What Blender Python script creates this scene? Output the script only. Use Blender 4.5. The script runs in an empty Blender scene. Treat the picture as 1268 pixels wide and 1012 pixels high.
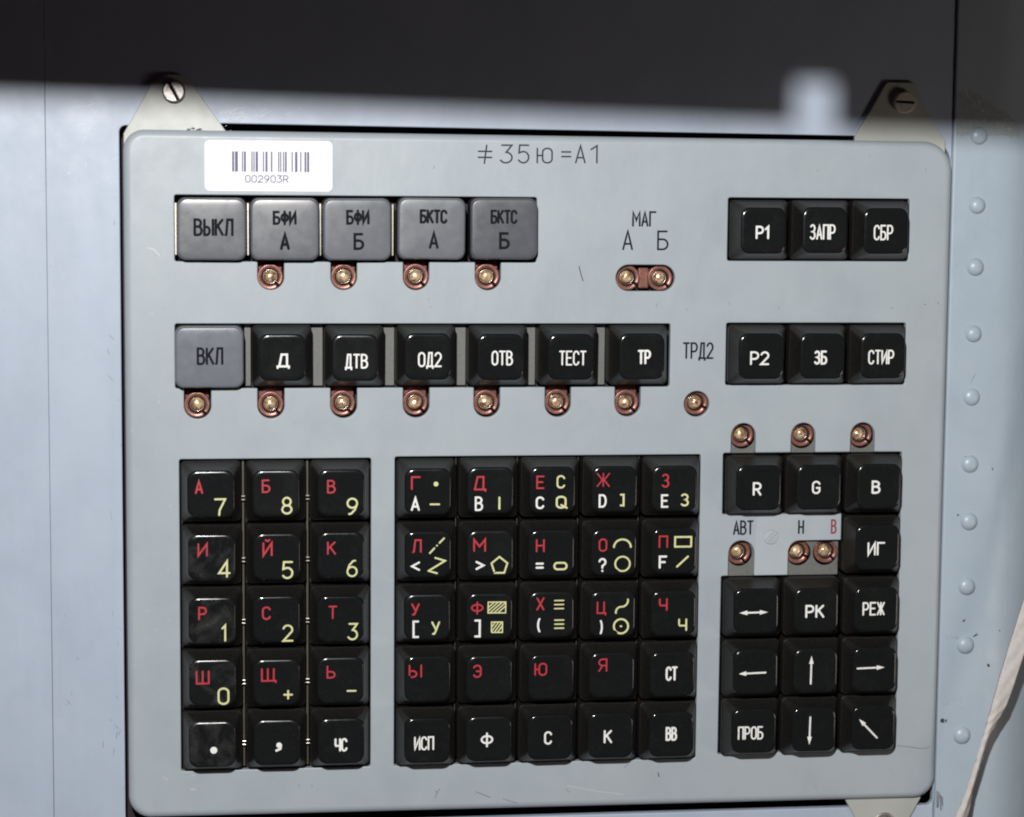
import bpy, bmesh, math, random
from math import sin, cos, pi, sqrt
from mathutils import Matrix, Vector
from mathutils.geometry import tessellate_polygon
random.seed(7)
MM = 0.001
sc = bpy.context.scene
COL = sc.collection

# ------------------------------------------------------------------ camera, world, light
UP = Matrix.Rotation(pi/2, 4, 'X')            # panel axes (x right, y up, z towards the viewer) -> world
cam_data = bpy.data.cameras.new('camera')
cam_data.sensor_width = 36.0
cam_data.sensor_fit = 'HORIZONTAL'
cam_data.lens = 2800.0/1268.0*36.0
cam_data.clip_start = 0.01
cam_data.clip_end = 50
cam = bpy.data.objects.new('camera', cam_data)
COL.objects.link(cam)
R3 = Matrix(((0.9915431, 0.0050159, -0.1296806), (0.0084716, 0.9946199, 0.1032445), (0.1295007, -0.10347, 0.9861661)))
cam.matrix_world = UP @ Matrix.Translation((0, 0, 0.7)) @ R3.to_4x4()
cam_data.dof.use_dof = True
cam_data.dof.focus_distance = 0.71
cam_data.dof.aperture_fstop = 11
sc.camera = cam

world = bpy.data.worlds.new('World')
sc.world = world
world.use_nodes = True
wb = world.node_tree.nodes['Background']
wb.inputs[0].default_value = (1.0, 0.46, 0.66, 1)
wb.inputs[1].default_value = 0.013

def lamp(name, loc, target, size, power, color):
    l = bpy.data.lights.new(name, 'AREA')
    l.shape = 'DISK'; l.size = size; l.energy = power; l.color = color
    o = bpy.data.objects.new(name, l); COL.objects.link(o)
    p = UP @ Vector(loc); t = UP @ Vector(target)
    o.location = p
    o.rotation_euler = (t-p).to_track_quat('-Z', 'Y').to_euler()
    return o
lamp('flash', (-0.045, 0.165, 0.69), (0.06, -0.05, 0), 0.015, 6.45, (1.0, 0.985, 0.97))
lamp('room_lamp', (0.52, -0.21, 0.30), (0.18, 0.0, 0), 0.14, 0.25, (1.0, 0.88, 0.76))

sc.view_settings.view_transform = 'Standard'
sc.view_settings.look = 'None'
sc.view_settings.exposure = 0
sc.view_settings.gamma = 1
sc.cycles.filter_width = 2.0
sc.cycles.max_bounces = 6

# ------------------------------------------------------------------ materials
class NT:
    def __init__(s, name, rnd=False):
        s.m = bpy.data.materials.new(name); s.m.use_nodes = True
        s.n = s.m.node_tree.nodes; s.l = s.m.node_tree.links
        s.b = s.n['Principled BSDF']; s.tc = s.n.new('ShaderNodeTexCoord'); s.co = s.tc.outputs['Object']
        if rnd:      # every object gets its own piece of the pattern
            oi = s.n.new('ShaderNodeObjectInfo'); cb = s.n.new('ShaderNodeCombineXYZ'); ad = s.n.new('ShaderNodeVectorMath')
            s.rnd = oi.outputs['Random']
            for i in range(3): s.l.new(s.rnd, cb.inputs[i])
            sc_ = s.n.new('ShaderNodeVectorMath'); sc_.operation = 'SCALE'; sc_.inputs['Scale'].default_value = .7
            s.l.new(cb.outputs[0], sc_.inputs[0]); s.l.new(s.co, ad.inputs[0]); s.l.new(sc_.outputs[0], ad.inputs[1]); s.co = ad.outputs[0]
    def noise(s, scale, detail=4, rough=.55, stretch=(1,1,1), dist=0):
        mp = s.n.new('ShaderNodeMapping'); mp.inputs['Scale'].default_value = [1000*k for k in stretch]
        s.l.new(s.co, mp.inputs[0])
        t = s.n.new('ShaderNodeTexNoise'); t.inputs['Scale'].default_value = scale
        t.inputs['Detail'].default_value = detail; t.inputs['Roughness'].default_value = rough
        t.inputs['Distortion'].default_value = dist
        s.l.new(mp.outputs[0], t.inputs['Vector']); return t.outputs['Fac']
    def ramp(s, fac, p0, p1, c0, c1):
        r = s.n.new('ShaderNodeValToRGB'); e = r.color_ramp.elements
        e[0].position = p0; e[1].position = p1
        q = lambda c: (c, c, c, 1) if not hasattr(c, '__len__') else tuple(c)+(1,)
        e[0].color = q(c0); e[1].color = q(c1)
        s.l.new(fac, r.inputs[0]); return r.outputs[0]
    def mix(s, fac, a, b, mode='MIX'):
        x = s.n.new('ShaderNodeMix'); x.data_type = 'RGBA'; x.blend_type = mode
        for i, v in ((0, fac), (6, a), (7, b)):
            if hasattr(v, 'links') or hasattr(v, 'is_linked'): s.l.new(v, x.inputs[i])
            elif i == 0: x.inputs[0].default_value = v
            else: x.inputs[i].default_value = tuple(v)+(1,)
        return x.outputs[2]
    def bump(s, h, strength, dist=0.00005, prev=None):
        b = s.n.new('ShaderNodeBump'); b.inputs['Strength'].default_value = strength
        b.inputs['Distance'].default_value = dist
        s.l.new(h, b.inputs['Height'])
        if prev: s.l.new(prev, b.inputs['Normal'])
        return b.outputs[0]
    def set(s, **k):
        for a, v in k.items():
            i = s.b.inputs[{'color': 'Base Color', 'rough': 'Roughness', 'metal': 'Metallic', 'normal': 'Normal', 'spec': 'Specular IOR Level',
                            'coat': 'Coat Weight', 'coatr': 'Coat Roughness', 'trans': 'Transmission Weight', 'ior': 'IOR'}[a]]
            if hasattr(v, 'is_linked'): s.l.new(v, i)
            elif hasattr(v, '__len__'): i.default_value = tuple(v)+(1,)
            else: i.default_value = v
        return s.m

def paint(name, c, c2, rough, bumpk=.25, streak=True, speck=None):
    t = NT(name)
    big = t.noise(.03, 3); fine = t.noise(1.2, 3)
    col = t.mix(t.ramp(big, .3, .7, 0, 1), c, c2)
    if streak:
        st = t.noise(.12, 5, .6, (1, .06, 1), .4)
        col = t.mix(t.ramp(st, .45, .75, 0, .35), col, [min(1, x*1.18) for x in c])
    if speck:
        sp = t.noise(.55, 6, .7)
        col = t.mix(t.ramp(sp, .69, .73, 0, .5), col, speck)
    st2 = t.ramp(t.noise(.045, 6, .68, (1, .7, 1), .5), .48, .72, 0, .22)
    col = t.mix(st2, col, [x*.72 for x in c])
    sm = t.ramp(t.noise(.35, 6, .72), .60, .72, 0, .22)
    col = t.mix(sm, col, [x*.7 for x in c])
    gr = t.noise(3.5, 2)
    col = t.mix(t.ramp(gr, .3, .7, 0, .10), col, [x*.6 for x in c])
    n = t.bump(fine, bumpk, .00004)
    n = t.bump(t.noise(.08, 3, .5, (1, .4, 1)), .35, .0006, n)
    r = t.ramp(t.noise(.1, 5, .6), .3, .75, rough-.07, rough+.1)
    return t.set(color=col, rough=r, normal=n)

M = {}
M['panel'] = paint('panel_paint', (.352, .400, .435), (.380, .428, .46), .42, .3, False)
M['panel_pale'] = paint('pale_panel_tone', (.385, .433, .468), (.405, .455, .488), .42, .3, False)
M['wall'] = paint('wall_paint', (.38, .44, .535), (.415, .475, .565), .44, .25, True, (.30, .35, .40))
M['wall_side'] = paint('wall_side_paint', (.37, .45, .52), (.40, .475, .545), .38, .25, True, (.30, .36, .40))
M['bracket'] = paint('bracket_paint', (.44, .455, .425), (.41, .425, .395), .4, .3, False, (.3, .3, .27))

def black(name, smudge):
    t = NT(name, True)
    dust = t.noise(1.0, 6, .7)
    col = t.mix(t.ramp(dust, .50, .80, 0, .5), (.0085, .0095, .0100), (.018, .019, .018))
    film = t.ramp(t.noise(.13, 5, .65, dist=.7), .45 if smudge else .52, .72 if smudge else .78, 0, 1 if smudge else .28)   # finger film, worn patches
    fleck = t.ramp(t.noise(1.6, 6, .75), .3, .7, .2, 1)
    f = t.mix(1.0, film, fleck, 'MULTIPLY')
    col = t.mix(f, col, (.056, .056, .054) if smudge else (.030, .031, .032))
    spk = t.ramp(t.noise(2.6, 2, .5), .745, .77, 0, .5)                                    # dust specks
    col = t.mix(spk, col, (.16, .15, .13))
    base = t.ramp(t.rnd, 0, 1, .10, .19)
    r = t.mix(f, base, (.42, .42, .42))
    return t.set(color=col, rough=r, normal=t.bump(t.noise(.12, 2), .25, .0001))
M['cap'] = black('black_gloss_plastic', 0)
M['cap_worn'] = black('black_worn_plastic', 1)
def flank():
    t = NT('black_matt_plastic', True)
    dust = t.noise(1.4, 6, .75)
    col = t.mix(t.ramp(dust, .42, .78, 0, .8), (.0085, .0082, .0076), (.028, .025, .021))
    return t.set(color=col, rough=.45, normal=t.bump(t.noise(2.5, 3), .3, .00004))
M['flank'] = flank()
def greyp(name, c):
    t = NT(name, True)
    col = t.mix(t.ramp(t.noise(.22, 5, .6), .35, .75, 0, .45), c, [x*1.14 for x in c])
    col = t.mix(t.ramp(t.noise(.5, 6, .7, (1, .5, 1)), .60, .72, 0, .4), col, [x*1.35 for x in c])
    return t.set(color=col, rough=t.ramp(t.noise(.3, 4), .3, .8, .24, .36), normal=t.bump(t.noise(.1, 2), .2, .00012))
M['grey'] = greyp('grey_plastic', (.122, .129, .142))
M['lgrey'] = greyp('light_grey_plastic', (.140, .148, .166))
M['dgrey'] = greyp('dark_grey_plastic', (.084, .089, .102))
M['bgrey'] = greyp('blue_grey_plastic', (.145, .155, .182))
def plain(name, c, rough=.5, metal=0, n=.15, coat=0, var=.25, rnd=False):
    t = NT(name, rnd)
    col = t.mix(t.ramp(t.noise(1.1, 5, .65), .35, .75, 0, 1), c, [x*(1-var) for x in c])
    t.set(coat=coat, coatr=.05)
    return t.set(color=col, rough=rough, metal=metal, normal=t.bump(t.noise(1.5, 3), n, .00005))
M['greyside'] = plain('key_skirt_plastic', (.02, .02, .022), .45)
def inkm(name, c):
    t = NT(name, True)
    col = t.mix(t.ramp(t.noise(.9, 5, .65), .35, .75, 0, 1), c, [x*.80 for x in c])
    col = t.mix(t.ramp(t.noise(1.9, 4, .6), .62, .70, 0, .55), col, [x*.25 for x in c])
    return t.set(color=col, rough=.5, normal=t.bump(t.noise(1.5, 3), .2, .00005))
M['white'] = inkm('white_ink', (.88, .88, .85))
M['red'] = inkm('red_ink', (.50, .030, .045))
M['yellow'] = inkm('yellow_ink', (.70, .71, .36))
M['ink'] = plain('black_ink', (.012, .013, .017), .85)
M['pencil'] = plain('grey_paint_marker', (.055, .060, .075), .8, var=.5)
M['navy'] = plain('dark_engraving', (.014, .019, .030), .85, var=.4)
for k_ in ('ink', 'pencil', 'navy'): M[k_].node_tree.nodes['Principled BSDF'].inputs['Specular IOR Level'].default_value = .12
M['redink'] = plain('dull_red_engraving', (.30, .045, .06), .5)
M['copper'] = plain('copper_anodised_metal', (.35, .160, .125), .33, .45, .5, var=.5, rnd=True)
M['housing'] = plain('dark_copper_housing', (.15, .055, .048), .45, .3, .4, var=.5)
M['brass'] = plain('brass_metal', (.085, .076, .055), .5, .3, .3)
M['lightmetal'] = plain('bright_metal', (.85, .80, .68), .25, .8, .2)
M['steel'] = plain('worn_steel', (.42, .39, .36), .36, .8, 1.0, var=.6)
M['screwdull'] = plain('dull_screw_metal', (.72, .66, .54), .45, .1, .8, var=.4)
M['worn'] = plain('worn_paint_patch', (.36, .40, .42), .6, n=.4, var=.25)
M['palefleck'] = plain('pale_fleck', (.50, .53, .53), .5)
def bulbmat():
    t = NT('amber_glints', True)
    a = t.noise(.42, 3, .55, dist=1.2)
    col = t.mix(t.ramp(a, .38, .60, 0, 1), (.26, .13, .08), (1.0, .72, .42))  # pale and dark patches painted in for the lens's refracted glints
    col = t.mix(t.ramp(t.noise(.6, 3, .6), .56, .66, 0, .8), col, (1.0, .80, .72))
    t.set(coat=1.0, coatr=.03, metal=.45)
    return t.set(color=col, rough=.26, normal=t.bump(a, .5, .0004))
M['bulb'] = bulbmat()
M['dark'] = plain('dark_interior', (.020, .010, .016), .7)
M['darkcopper'] = plain('dark_copper_bore', (.09, .035, .03), .5, .3)
M['tab'] = plain('recessed_grey_plate', (.15, .155, .145), .5)
M['gstrip'] = plain('recessed_strip_paint', (.15, .152, .145), .5)
M['sticker'] = plain('white_label_paper', (.80, .80, .86), .5, n=.05, var=.03)
M['barink'] = plain('barcode_ink', (.07, .065, .16), .5)
M['chip'] = plain('bare_dark_chip', (.05, .055, .065), .6, var=.6)
M['scuff'] = plain('grey_scuff', (.17, .17, .19), .7, var=.5)
M['bright_scratch'] = plain('pale_scratch', (.66, .68, .68), .4)
M['blocker'] = plain('dark_blocker', (.02, .018, .022), .6)
def weave():
    t = NT('woven_cotton')
    w = t.n.new('ShaderNodeTexWave'); w.inputs['Scale'].default_value = 760; w.inputs['Distortion'].default_value = 1.2
    w.inputs['Detail'].default_value = 2; w.inputs['Detail Scale'].default_value = 3
    mp = t.n.new('ShaderNodeMapping'); mp.inputs['Rotation'].default_value = (0, 0, .55)
    t.l.new(t.tc.outputs['Object'], mp.inputs[0]); t.l.new(mp.outputs[0], w.inputs['Vector'])
    col = t.mix(t.ramp(w.outputs['Fac'], .1, .8, 0, 1), (.57, .54, .52), (.66, .635, .615))
    col = t.mix(t.ramp(t.noise(.6, 5), .3, .7, 0, .5), col, (.46, .42, .40))
    n = t.bump(w.outputs['Fac'], .35, .00010); n = t.bump(t.noise(2.2, 4), .5, .0001, n)
    return t.set(color=col, rough=.85, normal=n)
M['strap'] = weave()

# ------------------------------------------------------------------ tables: keys and lettering, in mm
KEYS = [
 ('g', -1.1, -17.45, [('ВЫКЛ', -5.49, -2.19, 6.63, 3.24, 'k')], 'grey key marked ВЫКЛ', 0),
 ('g', 21.0, -17.4, [('БФИ', -3.68, 1.27, 3.63, 5.61, 'k'), ('А', -1.57, -6.41, 1.58, -1.16, 'k')], 'grey key marked БФИ А', 0),
 ('g', 43.1, -17.3, [('БФИ', -3.44, 1.44, 3.77, 6.0, 'k'), ('Б', -1.23, -6.29, 2.11, -1.02, 'k')], 'grey key marked БФИ Б', 0),
 ('g', 66.2, -17.1, [('БКТС', -3.79, 1.54, 4.82, 5.95, 'k'), ('А', -0.92, -6.22, 2.19, -0.92, 'k')], 'grey key marked БКТС А', 0),
 ('d', 88.5, -16.95, [('БКТС', -4.3, 1.51, 4.1, 5.93, 'k'), ('Б', -1.65, -6.28, 1.75, -0.96, 'k')], 'darker grey key marked БКТС Б', 0),
 ('g', -2.0, -56.5, [('ВКЛ', -3.86, -2.35, 4.24, 3.14, 'k')], 'grey key marked ВКЛ at the start of the second row', 0),
 ('b', 20.1, -56.4, [('Д', -1.74, -3.5, 2.3, 1.28, 'w')], 'black key marked Д in white', 0),
 ('b', 42.5, -56.4, [('ДТВ', -3.13, -3.3, 3.97, 1.24, 'w')], 'black key marked ДТВ', 0),
 ('b', 64.8, -56.4, [('ОД2', -3.07, -3.23, 4.28, 1.42, 'w')], 'black key marked ОД2', 0),
 ('b', 87.2, -56.4, [('ОТВ', -2.83, -2.58, 3.85, 2.01, 'w')], 'black key marked ОТВ', 0),
 ('b', 109.3, -56.4, [('ТЕСТ', -3.78, -2.64, 4.8, 1.98, 'w')], 'black key marked ТЕСТ', 0),
 ('b', 131.6, -56.4, [('ТР', -1.38, -2.45, 2.83, 2.1, 'w')], 'black key marked ТР', 0),
 ('b', 169.8, -16.9, [('Р1', -2.58, -2.65, 2.01, 1.55, 'w')], 'black key marked Р1', 0),
 ('b', 189.45, -16.9, [('ЗАПР', -4.93, -3.01, 3.38, 1.83, 'w')], 'black key marked ЗАПР', 0),
 ('b', 209.1, -16.9, [('СБР', -4.03, -2.92, 2.3, 1.94, 'w')], 'black key marked СБР', 0),
 ('b', 169.8, -56.35, [('Р2', -3.7, -2.76, 2.45, 1.58, 'w')], 'black key marked Р2', 0),
 ('b', 189.45, -56.35, [('ЗБ', -2.72, -2.65, 1.58, 1.79, 'w')], 'black key marked ЗБ', 0),
 ('b', 209.1, -56.35, [('СТИР', -4.81, -2.7, 3.67, 1.92, 'w')], 'black key marked СТИР', 0),
 ('b', -1.7, -98.4, [('А', -4.86, 0.09, -2.36, 4.35, 'r'), ('7', 0.91, -6.78, 4.58, -1.33, 'y')], 'black key marked А and 7', 0),
 ('b', 18.15, -98.4, [('Б', -4.34, 0.19, -1.71, 4.34, 'r'), ('8', 1.61, -6.54, 5.01, -1.07, 'y')], 'black key marked Б and 8', 0),
 ('b', 38.0, -98.4, [('В', -4.38, -0.19, -1.73, 4.03, 'r'), ('9', 1.63, -6.94, 5.18, -1.57, 'y')], 'black key marked В and 9', 0),
 ('b', -1.7, -118.0, [('И', -4.27, 0.42, -1.19, 4.58, 'r'), ('4', 1.98, -6.23, 5.66, -0.86, 'y')], 'black key marked И and 4, dusty face', 1),
 ('b', 18.15, -118.0, [('Й', -4.4, 0.15, -1.29, 5.51, 'r'), ('5', 1.57, -7.0, 5.15, -1.43, 'y')], 'black key marked Й and 5', 0),
 ('b', 38.0, -118.0, [('К', -4.26, 0.18, -1.49, 4.37, 'r'), ('6', 1.77, -6.81, 5.21, -1.41, 'y')], 'black key marked К and 6', 0),
 ('b', -1.7, -137.6, [('Р', -4.24, 0.19, -1.59, 4.4, 'r'), ('1', 2.81, -6.61, 4.59, -1.22, 'y')], 'black key marked Р and 1, smudged face', 1),
 ('b', 18.15, -137.6, [('С', -4.44, -0.15, -1.7, 4.07, 'r'), ('2', 1.79, -7.11, 5.12, -1.76, 'y')], 'black key marked С and 2', 0),
 ('b', 38.0, -137.6, [('Т', -3.85, 0.01, -1.09, 4.25, 'r'), ('3', 2.26, -6.7, 5.48, -1.27, 'y')], 'black key marked Т and 3', 0),
 ('b', -1.7, -157.2, [('Ш', -5.12, -0.48, -0.87, 3.88, 'r'), ('0', 1.51, -7.02, 5.14, -1.59, 'y')], 'black key marked Ш and 0, worn face', 1),
 ('b', 18.15, -157.2, [('Щ', -4.81, -0.26, -0.21, 4.58, 'r'), ('+', 2.01, -5.5, 5.09, -2.42, 'y')], 'black key marked Щ and plus', 0),
 ('b', 38.0, -157.2, [('Ь', -4.36, 0.58, -1.59, 4.71, 'r'), ('−', 1.82, -4.22, 4.99, -2.64, 'y')], 'black key marked Ь and minus', 0),
 ('b', -1.7, -176.6, [('dot', -0.61, -2.88, 1.56, -0.65, 'w')], 'black key marked with a dot, scuffed face', 1),
 ('b', 18.15, -176.6, [('comma', -0.72, -2.78, 1.53, 0.18, 'w')], 'black key marked with a comma', 0),
 ('b', 38.0, -176.6, [('ЧС', -2.1, -3.27, 1.97, 1.02, 'w')], 'black key marked ЧС', 0),
 ('b', 65.0, -98.1, [('Г', -5.34, 0.48, -2.27, 4.82, 'r'), ('dot', 1.72, 1.59, 3.22, 3.09, 'y'), ('A', -5.32, -6.05, -2.49, -1.86, 'w'), ('−', 0.5, -4.77, 3.83, -3.26, 'y')], 'black key marked Г and A with a dot and a dash', 0),
 ('b', 84.5, -98.1, [('Д', -5.77, -0.56, -1.34, 4.48, 'r'), ('В', -4.89, -6.43, -2.3, -1.9, 'w'), ('|', 2.39, -6.17, 3.23, -1.96, 'y')], 'black key marked Д and B with an upright stroke', 0),
 ('b', 104.0, -98.1, [('Е', -5.14, 0.26, -2.53, 4.47, 'r'), ('С', 1.26, 0.37, 3.96, 4.58, 'y'), ('С', -5.25, -6.05, -2.55, -2.09, 'w'), ('Q', 1.08, -5.96, 4.46, -1.91, 'y')], 'black key marked Е and C with C and Q', 0),
 ('b', 123.5, -98.1, [('Ж', -5.81, 0.66, -1.57, 5.14, 'r'), ('D', -5.05, -5.84, -2.5, -1.62, 'w'), (']', 1.66, -5.49, 3.19, -1.51, 'y')], 'black key marked Ж and D with a square bracket', 0),
 ('b', 143.0, -98.1, [('З', -4.2, 0.3, -1.64, 4.7, 'r'), ('Е', -4.36, -6.06, -1.96, -1.82, 'w'), ('З', 1.89, -5.71, 4.63, -1.63, 'y')], 'black key marked З and E with З', 0),
 ('b', 65.0, -117.9, [('Л', -4.93, 0.49, -1.94, 4.78, 'r'), ('dashline', 0.31, 0.07, 5.32, 5.29, 'y'), ('<', -5.24, -5.14, -2.41, -2.19, 'w'), ('zig', -0.07, -6.24, 5.61, -0.85, 'y')], 'black key marked Л with a dashed line and a zigzag', 0),
 ('b', 84.5, -117.9, [('М', -5.39, 0.48, -1.37, 4.7, 'r'), ('>', -4.68, -5.18, -1.82, -2.3, 'w'), ('penta', 0.11, -6.45, 5.66, -0.87, 'y')], 'black key marked М with a pentagon', 0),
 ('b', 104.0, -117.9, [('Н', -4.95, 0.22, -2.16, 4.45, 'r'), ('=', -5.06, -5.71, -2.35, -2.31, 'w'), ('stadium', 0.61, -5.55, 5.1, -2.92, 'y')], 'black key marked Н with an equals sign and an oval', 0),
 ('b', 123.5, -117.9, [('О', -4.88, 0.22, -2.15, 4.46, 'r'), ('arc', -0.29, 1.32, 5.68, 4.38, 'y'), ('?', -4.88, -6.25, -2.33, -1.74, 'w'), ('ring', 0.22, -6.25, 5.43, -1.14, 'y')], 'black key marked О with an arc, question mark and circle', 0),
 ('b', 143.0, -117.9, [('П', -5.01, 0.98, -2.01, 4.98, 'r'), ('rect', -0.04, 1.06, 5.71, 4.73, 'y'), ('F', -4.91, -5.59, -2.17, -1.41, 'w'), ('/', 0.66, -5.34, 4.79, -1.49, 'y')], 'black key marked П and F with a rectangle and a slash', 0),
 ('b', 65.0, -137.65, [('У', -5.02, 0.59, -2.35, 4.47, 'r'), ('[', -4.58, -6.53, -2.49, -1.02, 'w'), ('У', 1.27, -5.62, 4.04, -1.38, 'y')], 'black key marked У with a square bracket and У', 0),
 ('b', 84.5, -137.65, [('Ф', -5.85, 0.68, -1.89, 4.58, 'r'), ('hatch3', -0.63, 0.83, 5.27, 4.65, 'y'), (']', -4.79, -6.71, -2.69, -1.02, 'w'), ('hatch2', 0.51, -5.38, 4.31, -1.72, 'y')], 'black key marked Ф with two hatched boxes', 0),
 ('b', 104.0, -137.65, [('Х', -4.77, 1.28, -2.14, 5.53, 'r'), ('trip', 0.83, 1.6, 4.14, 4.58, 'y'), ('(', -4.45, -5.62, -3.01, -1.1, 'w'), ('trip', 0.89, -4.63, 4.21, -1.64, 'y')], 'black key marked Х with two sets of three bars', 0),
 ('b', 123.5, -137.65, [('Ц', -5.13, -0.42, -2.06, 4.11, 'r'), ('scurve', 0.67, -0.7, 5.12, 4.69, 'y'), (')', -4.38, -6.4, -3.1, -1.87, 'w'), ('ringdot', 0.15, -6.52, 5.29, -1.38, 'y')], 'black key marked Ц with a curve and a dotted circle', 0),
 ('b', 143.0, -137.65, [('Ч', -4.71, 0.79, -1.87, 4.9, 'r'), ('Ч', 1.59, -5.76, 4.44, -1.72, 'y')], 'black key marked Ч in red and in yellow', 0),
 ('b', 65.0, -157.4, [('Ы', -5.95, 0.5, -1.76, 4.75, 'r')], 'black key marked Ы in red', 0),
 ('b', 84.5, -157.4, [('Э', -5.12, 0.26, -2.34, 4.53, 'r')], 'black key marked Э in red', 0),
 ('b', 104.0, -157.4, [('Ю', -5.42, 0.53, -1.34, 4.73, 'r')], 'black key marked Ю in red', 0),
 ('b', 123.5, -157.4, [('Я', -4.39, 1.15, -1.48, 5.45, 'r')], 'black key marked Я in red', 0),
 ('b', 143.0, -157.4, [('СТ', -2.21, -2.07, 1.68, 2.6, 'w')], 'black key marked СТ', 0),
 ('b', 65.0, -177.0, [('ИСП', -4.19, -3.01, 2.12, 1.44, 'w')], 'black key marked ИСП', 0),
 ('b', 84.5, -177.0, [('Ф', -2.61, -2.48, 1.38, 1.99, 'w')], 'black key marked Ф in white', 0),
 ('b', 104.0, -177.0, [('С', -1.97, -2.27, 0.59, 2.04, 'w')], 'black key marked С in white', 0),
 ('b', 123.5, -177.0, [('К', -2.21, -2.41, 0.54, 1.92, 'w')], 'black key marked К in white', 0),
 ('b', 143.0, -177.0, [('ВВ', -1.9, -1.95, 1.82, 2.56, 'w')], 'black key marked ВВ', 0),
 ('b', 169.85, -98.0, [('R', -2.03, -2.47, 0.78, 1.85, 'w')], 'black key marked R', 0),
 ('b', 189.45, -98.0, [('G', -2.27, -2.17, 0.47, 2.07, 'w')], 'black key marked G', 0),
 ('b', 209.05, -98.0, [('В', -2.45, -2.37, 0.48, 1.89, 'w')], 'black key marked B', 0),
 ('b', 209.05, -117.7, [('ИГ', -3.37, -2.68, 2.43, 1.69, 'w')], 'black key marked ИГ', 0),
 ('b', 169.85, -137.6, [('dblarrow', -5.46, -1.28, 3.75, 0.36, 'w')], 'black key marked a two-headed arrow', 0),
 ('b', 189.45, -137.6, [('РК', -3.62, -2.45, 2.65, 1.84, 'w')], 'black key marked РК', 0),
 ('b', 209.05, -137.6, [('РЕЖ', -4.56, -1.95, 2.76, 2.44, 'w')], 'black key marked РЕЖ', 0),
 ('b', 169.85, -157.2, [('aleft', -5.67, -1.24, 3.24, 0.41, 'w')], 'black key marked a left arrow', 0),
 ('b', 189.45, -157.2, [('aup', -2.35, -4.22, -0.68, 4.92, 'w')], 'black key marked an up arrow', 0),
 ('b', 209.05, -157.2, [('aright', -5.76, -0.3, 3.27, 1.36, 'w')], 'black key marked a right arrow', 0),
 ('b', 169.85, -176.5, [('ПРОБ', -5.29, -2.7, 3.05, 1.63, 'w')], 'black key marked ПРОБ', 0),
 ('b', 189.45, -176.5, [('adown', -2.24, -4.93, -0.56, 4.09, 'w')], 'black key marked a down arrow', 0),
 ('b', 209.05, -176.5, [('adiag', -4.92, -3.23, 1.25, 3.06, 'w')], 'black key marked an arrow to the upper left', 0),
]
PANEL_TEXT = [
 ('m', '≠', 80.63, 2.88, 85.29, 8.99, 'p'),
 ('m', '3', 87.71, 3.12, 91.75, 9.05, 'p'),
 ('m', '5', 93.19, 3.17, 96.97, 9.11, 'p'),
 ('m', 'ю', 99.05, 3.23, 104.19, 8.2, 'p'),
 ('m', '=', 106.72, 4.36, 110.06, 8.0, 'p'),
 ('m', 'А', 111.15, 3.33, 114.59, 9.11, 'p'),
 ('m', '1', 115.95, 3.37, 118.95, 9.15, 'p'),
 ('g', 'МАГ', 129.5, -16.21, 137.27, -11.28, 'n'),
 ('a', 'А', 126.46, -23.57, 129.93, -17.27, 'n'),
 ('b', 'Б', 137.57, -23.52, 141.25, -17.31, 'n'),
 ('t', 'ТРД2', 146.31, -57.84, 156.28, -52.49, 'n'),
 ('v', 'АВТ', 163.66, -114.36, 170.41, -109.61, 'n'),
 ('h', 'Н', 184.98, -114.33, 186.98, -109.68, 'n'),
 ('r', 'В', 195.79, -114.36, 197.77, -109.58, 'e'),
]

# ------------------------------------------------------------------ object helpers (all in mm, panel axes)
def empty(name, label, cat):
    o = bpy.data.objects.new(name, None); COL.objects.link(o)
    o.empty_display_size = .01; o.matrix_world = UP
    o['label'] = label; o['category'] = cat
    return o
def mesh(name, verts, faces, mats, midx=None, smooth=None):
    me = bpy.data.meshes.new(name)
    me.from_pydata([(x*MM, y*MM, z*MM) for x, y, z in verts], [], faces)
    for m in (mats if isinstance(mats, (list, tuple)) else [mats]): me.materials.append(M[m])
    if midx: me.polygons.foreach_set('material_index', midx)
    if smooth is None: smooth = True
    if smooth is True: me.polygons.foreach_set('use_smooth', [True]*len(me.polygons))
    elif smooth: me.polygons.foreach_set('use_smooth', smooth)
    me.validate(); me.update()
    return me
def obj(name, me, parent=None, loc=(0, 0, 0), label=None, kind=None):
    o = bpy.data.objects.new(name, me); COL.objects.link(o)
    if parent: o.parent = parent; o.location = [c*MM for c in loc]
    else: o.matrix_world = UP @ Matrix.Translation([c*MM for c in loc])
    if label: o['label'] = label
    if kind: o['kind'] = kind
    return o

def fillet(pts, seg=5):
    """pts: (x, y, r) -> rounded polygon"""
    out = []; n = len(pts)
    for i in range(n):
        x, y, r = pts[i]; p = Vector((x, y)); a = Vector(pts[i-1][:2])-p; b = Vector(pts[(i+1) % n][:2])-p
        if r <= 0: out.append((x, y)); continue
        a.normalize(); b.normalize(); ang = a.angle(b)
        t = r/math.tan(ang/2); c = p+(a+b).normalized()*(r/sin(ang/2))
        s = p+a*t-c; e = p+b*t-c
        a0 = math.atan2(s.y, s.x); a1 = math.atan2(e.y, e.x); d = (a1-a0+pi) % (2*pi)-pi
        k = max(2, int(seg*(1 if r < 2 else 2)))
        for j in range(k+1):
            th = a0+d*j/k; out.append((c.x+r*cos(th), c.y+r*sin(th)))
    res = []
    for q in out:
        if not res or (Vector(q)-Vector(res[-1])).length > .01: res.append(q)
    if (Vector(res[0])-Vector(res[-1])).length < .01: res.pop()
    return res
def area(L): return sum(L[i-1][0]*L[i][1]-L[i][0]*L[i-1][1] for i in range(len(L)))/2
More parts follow.
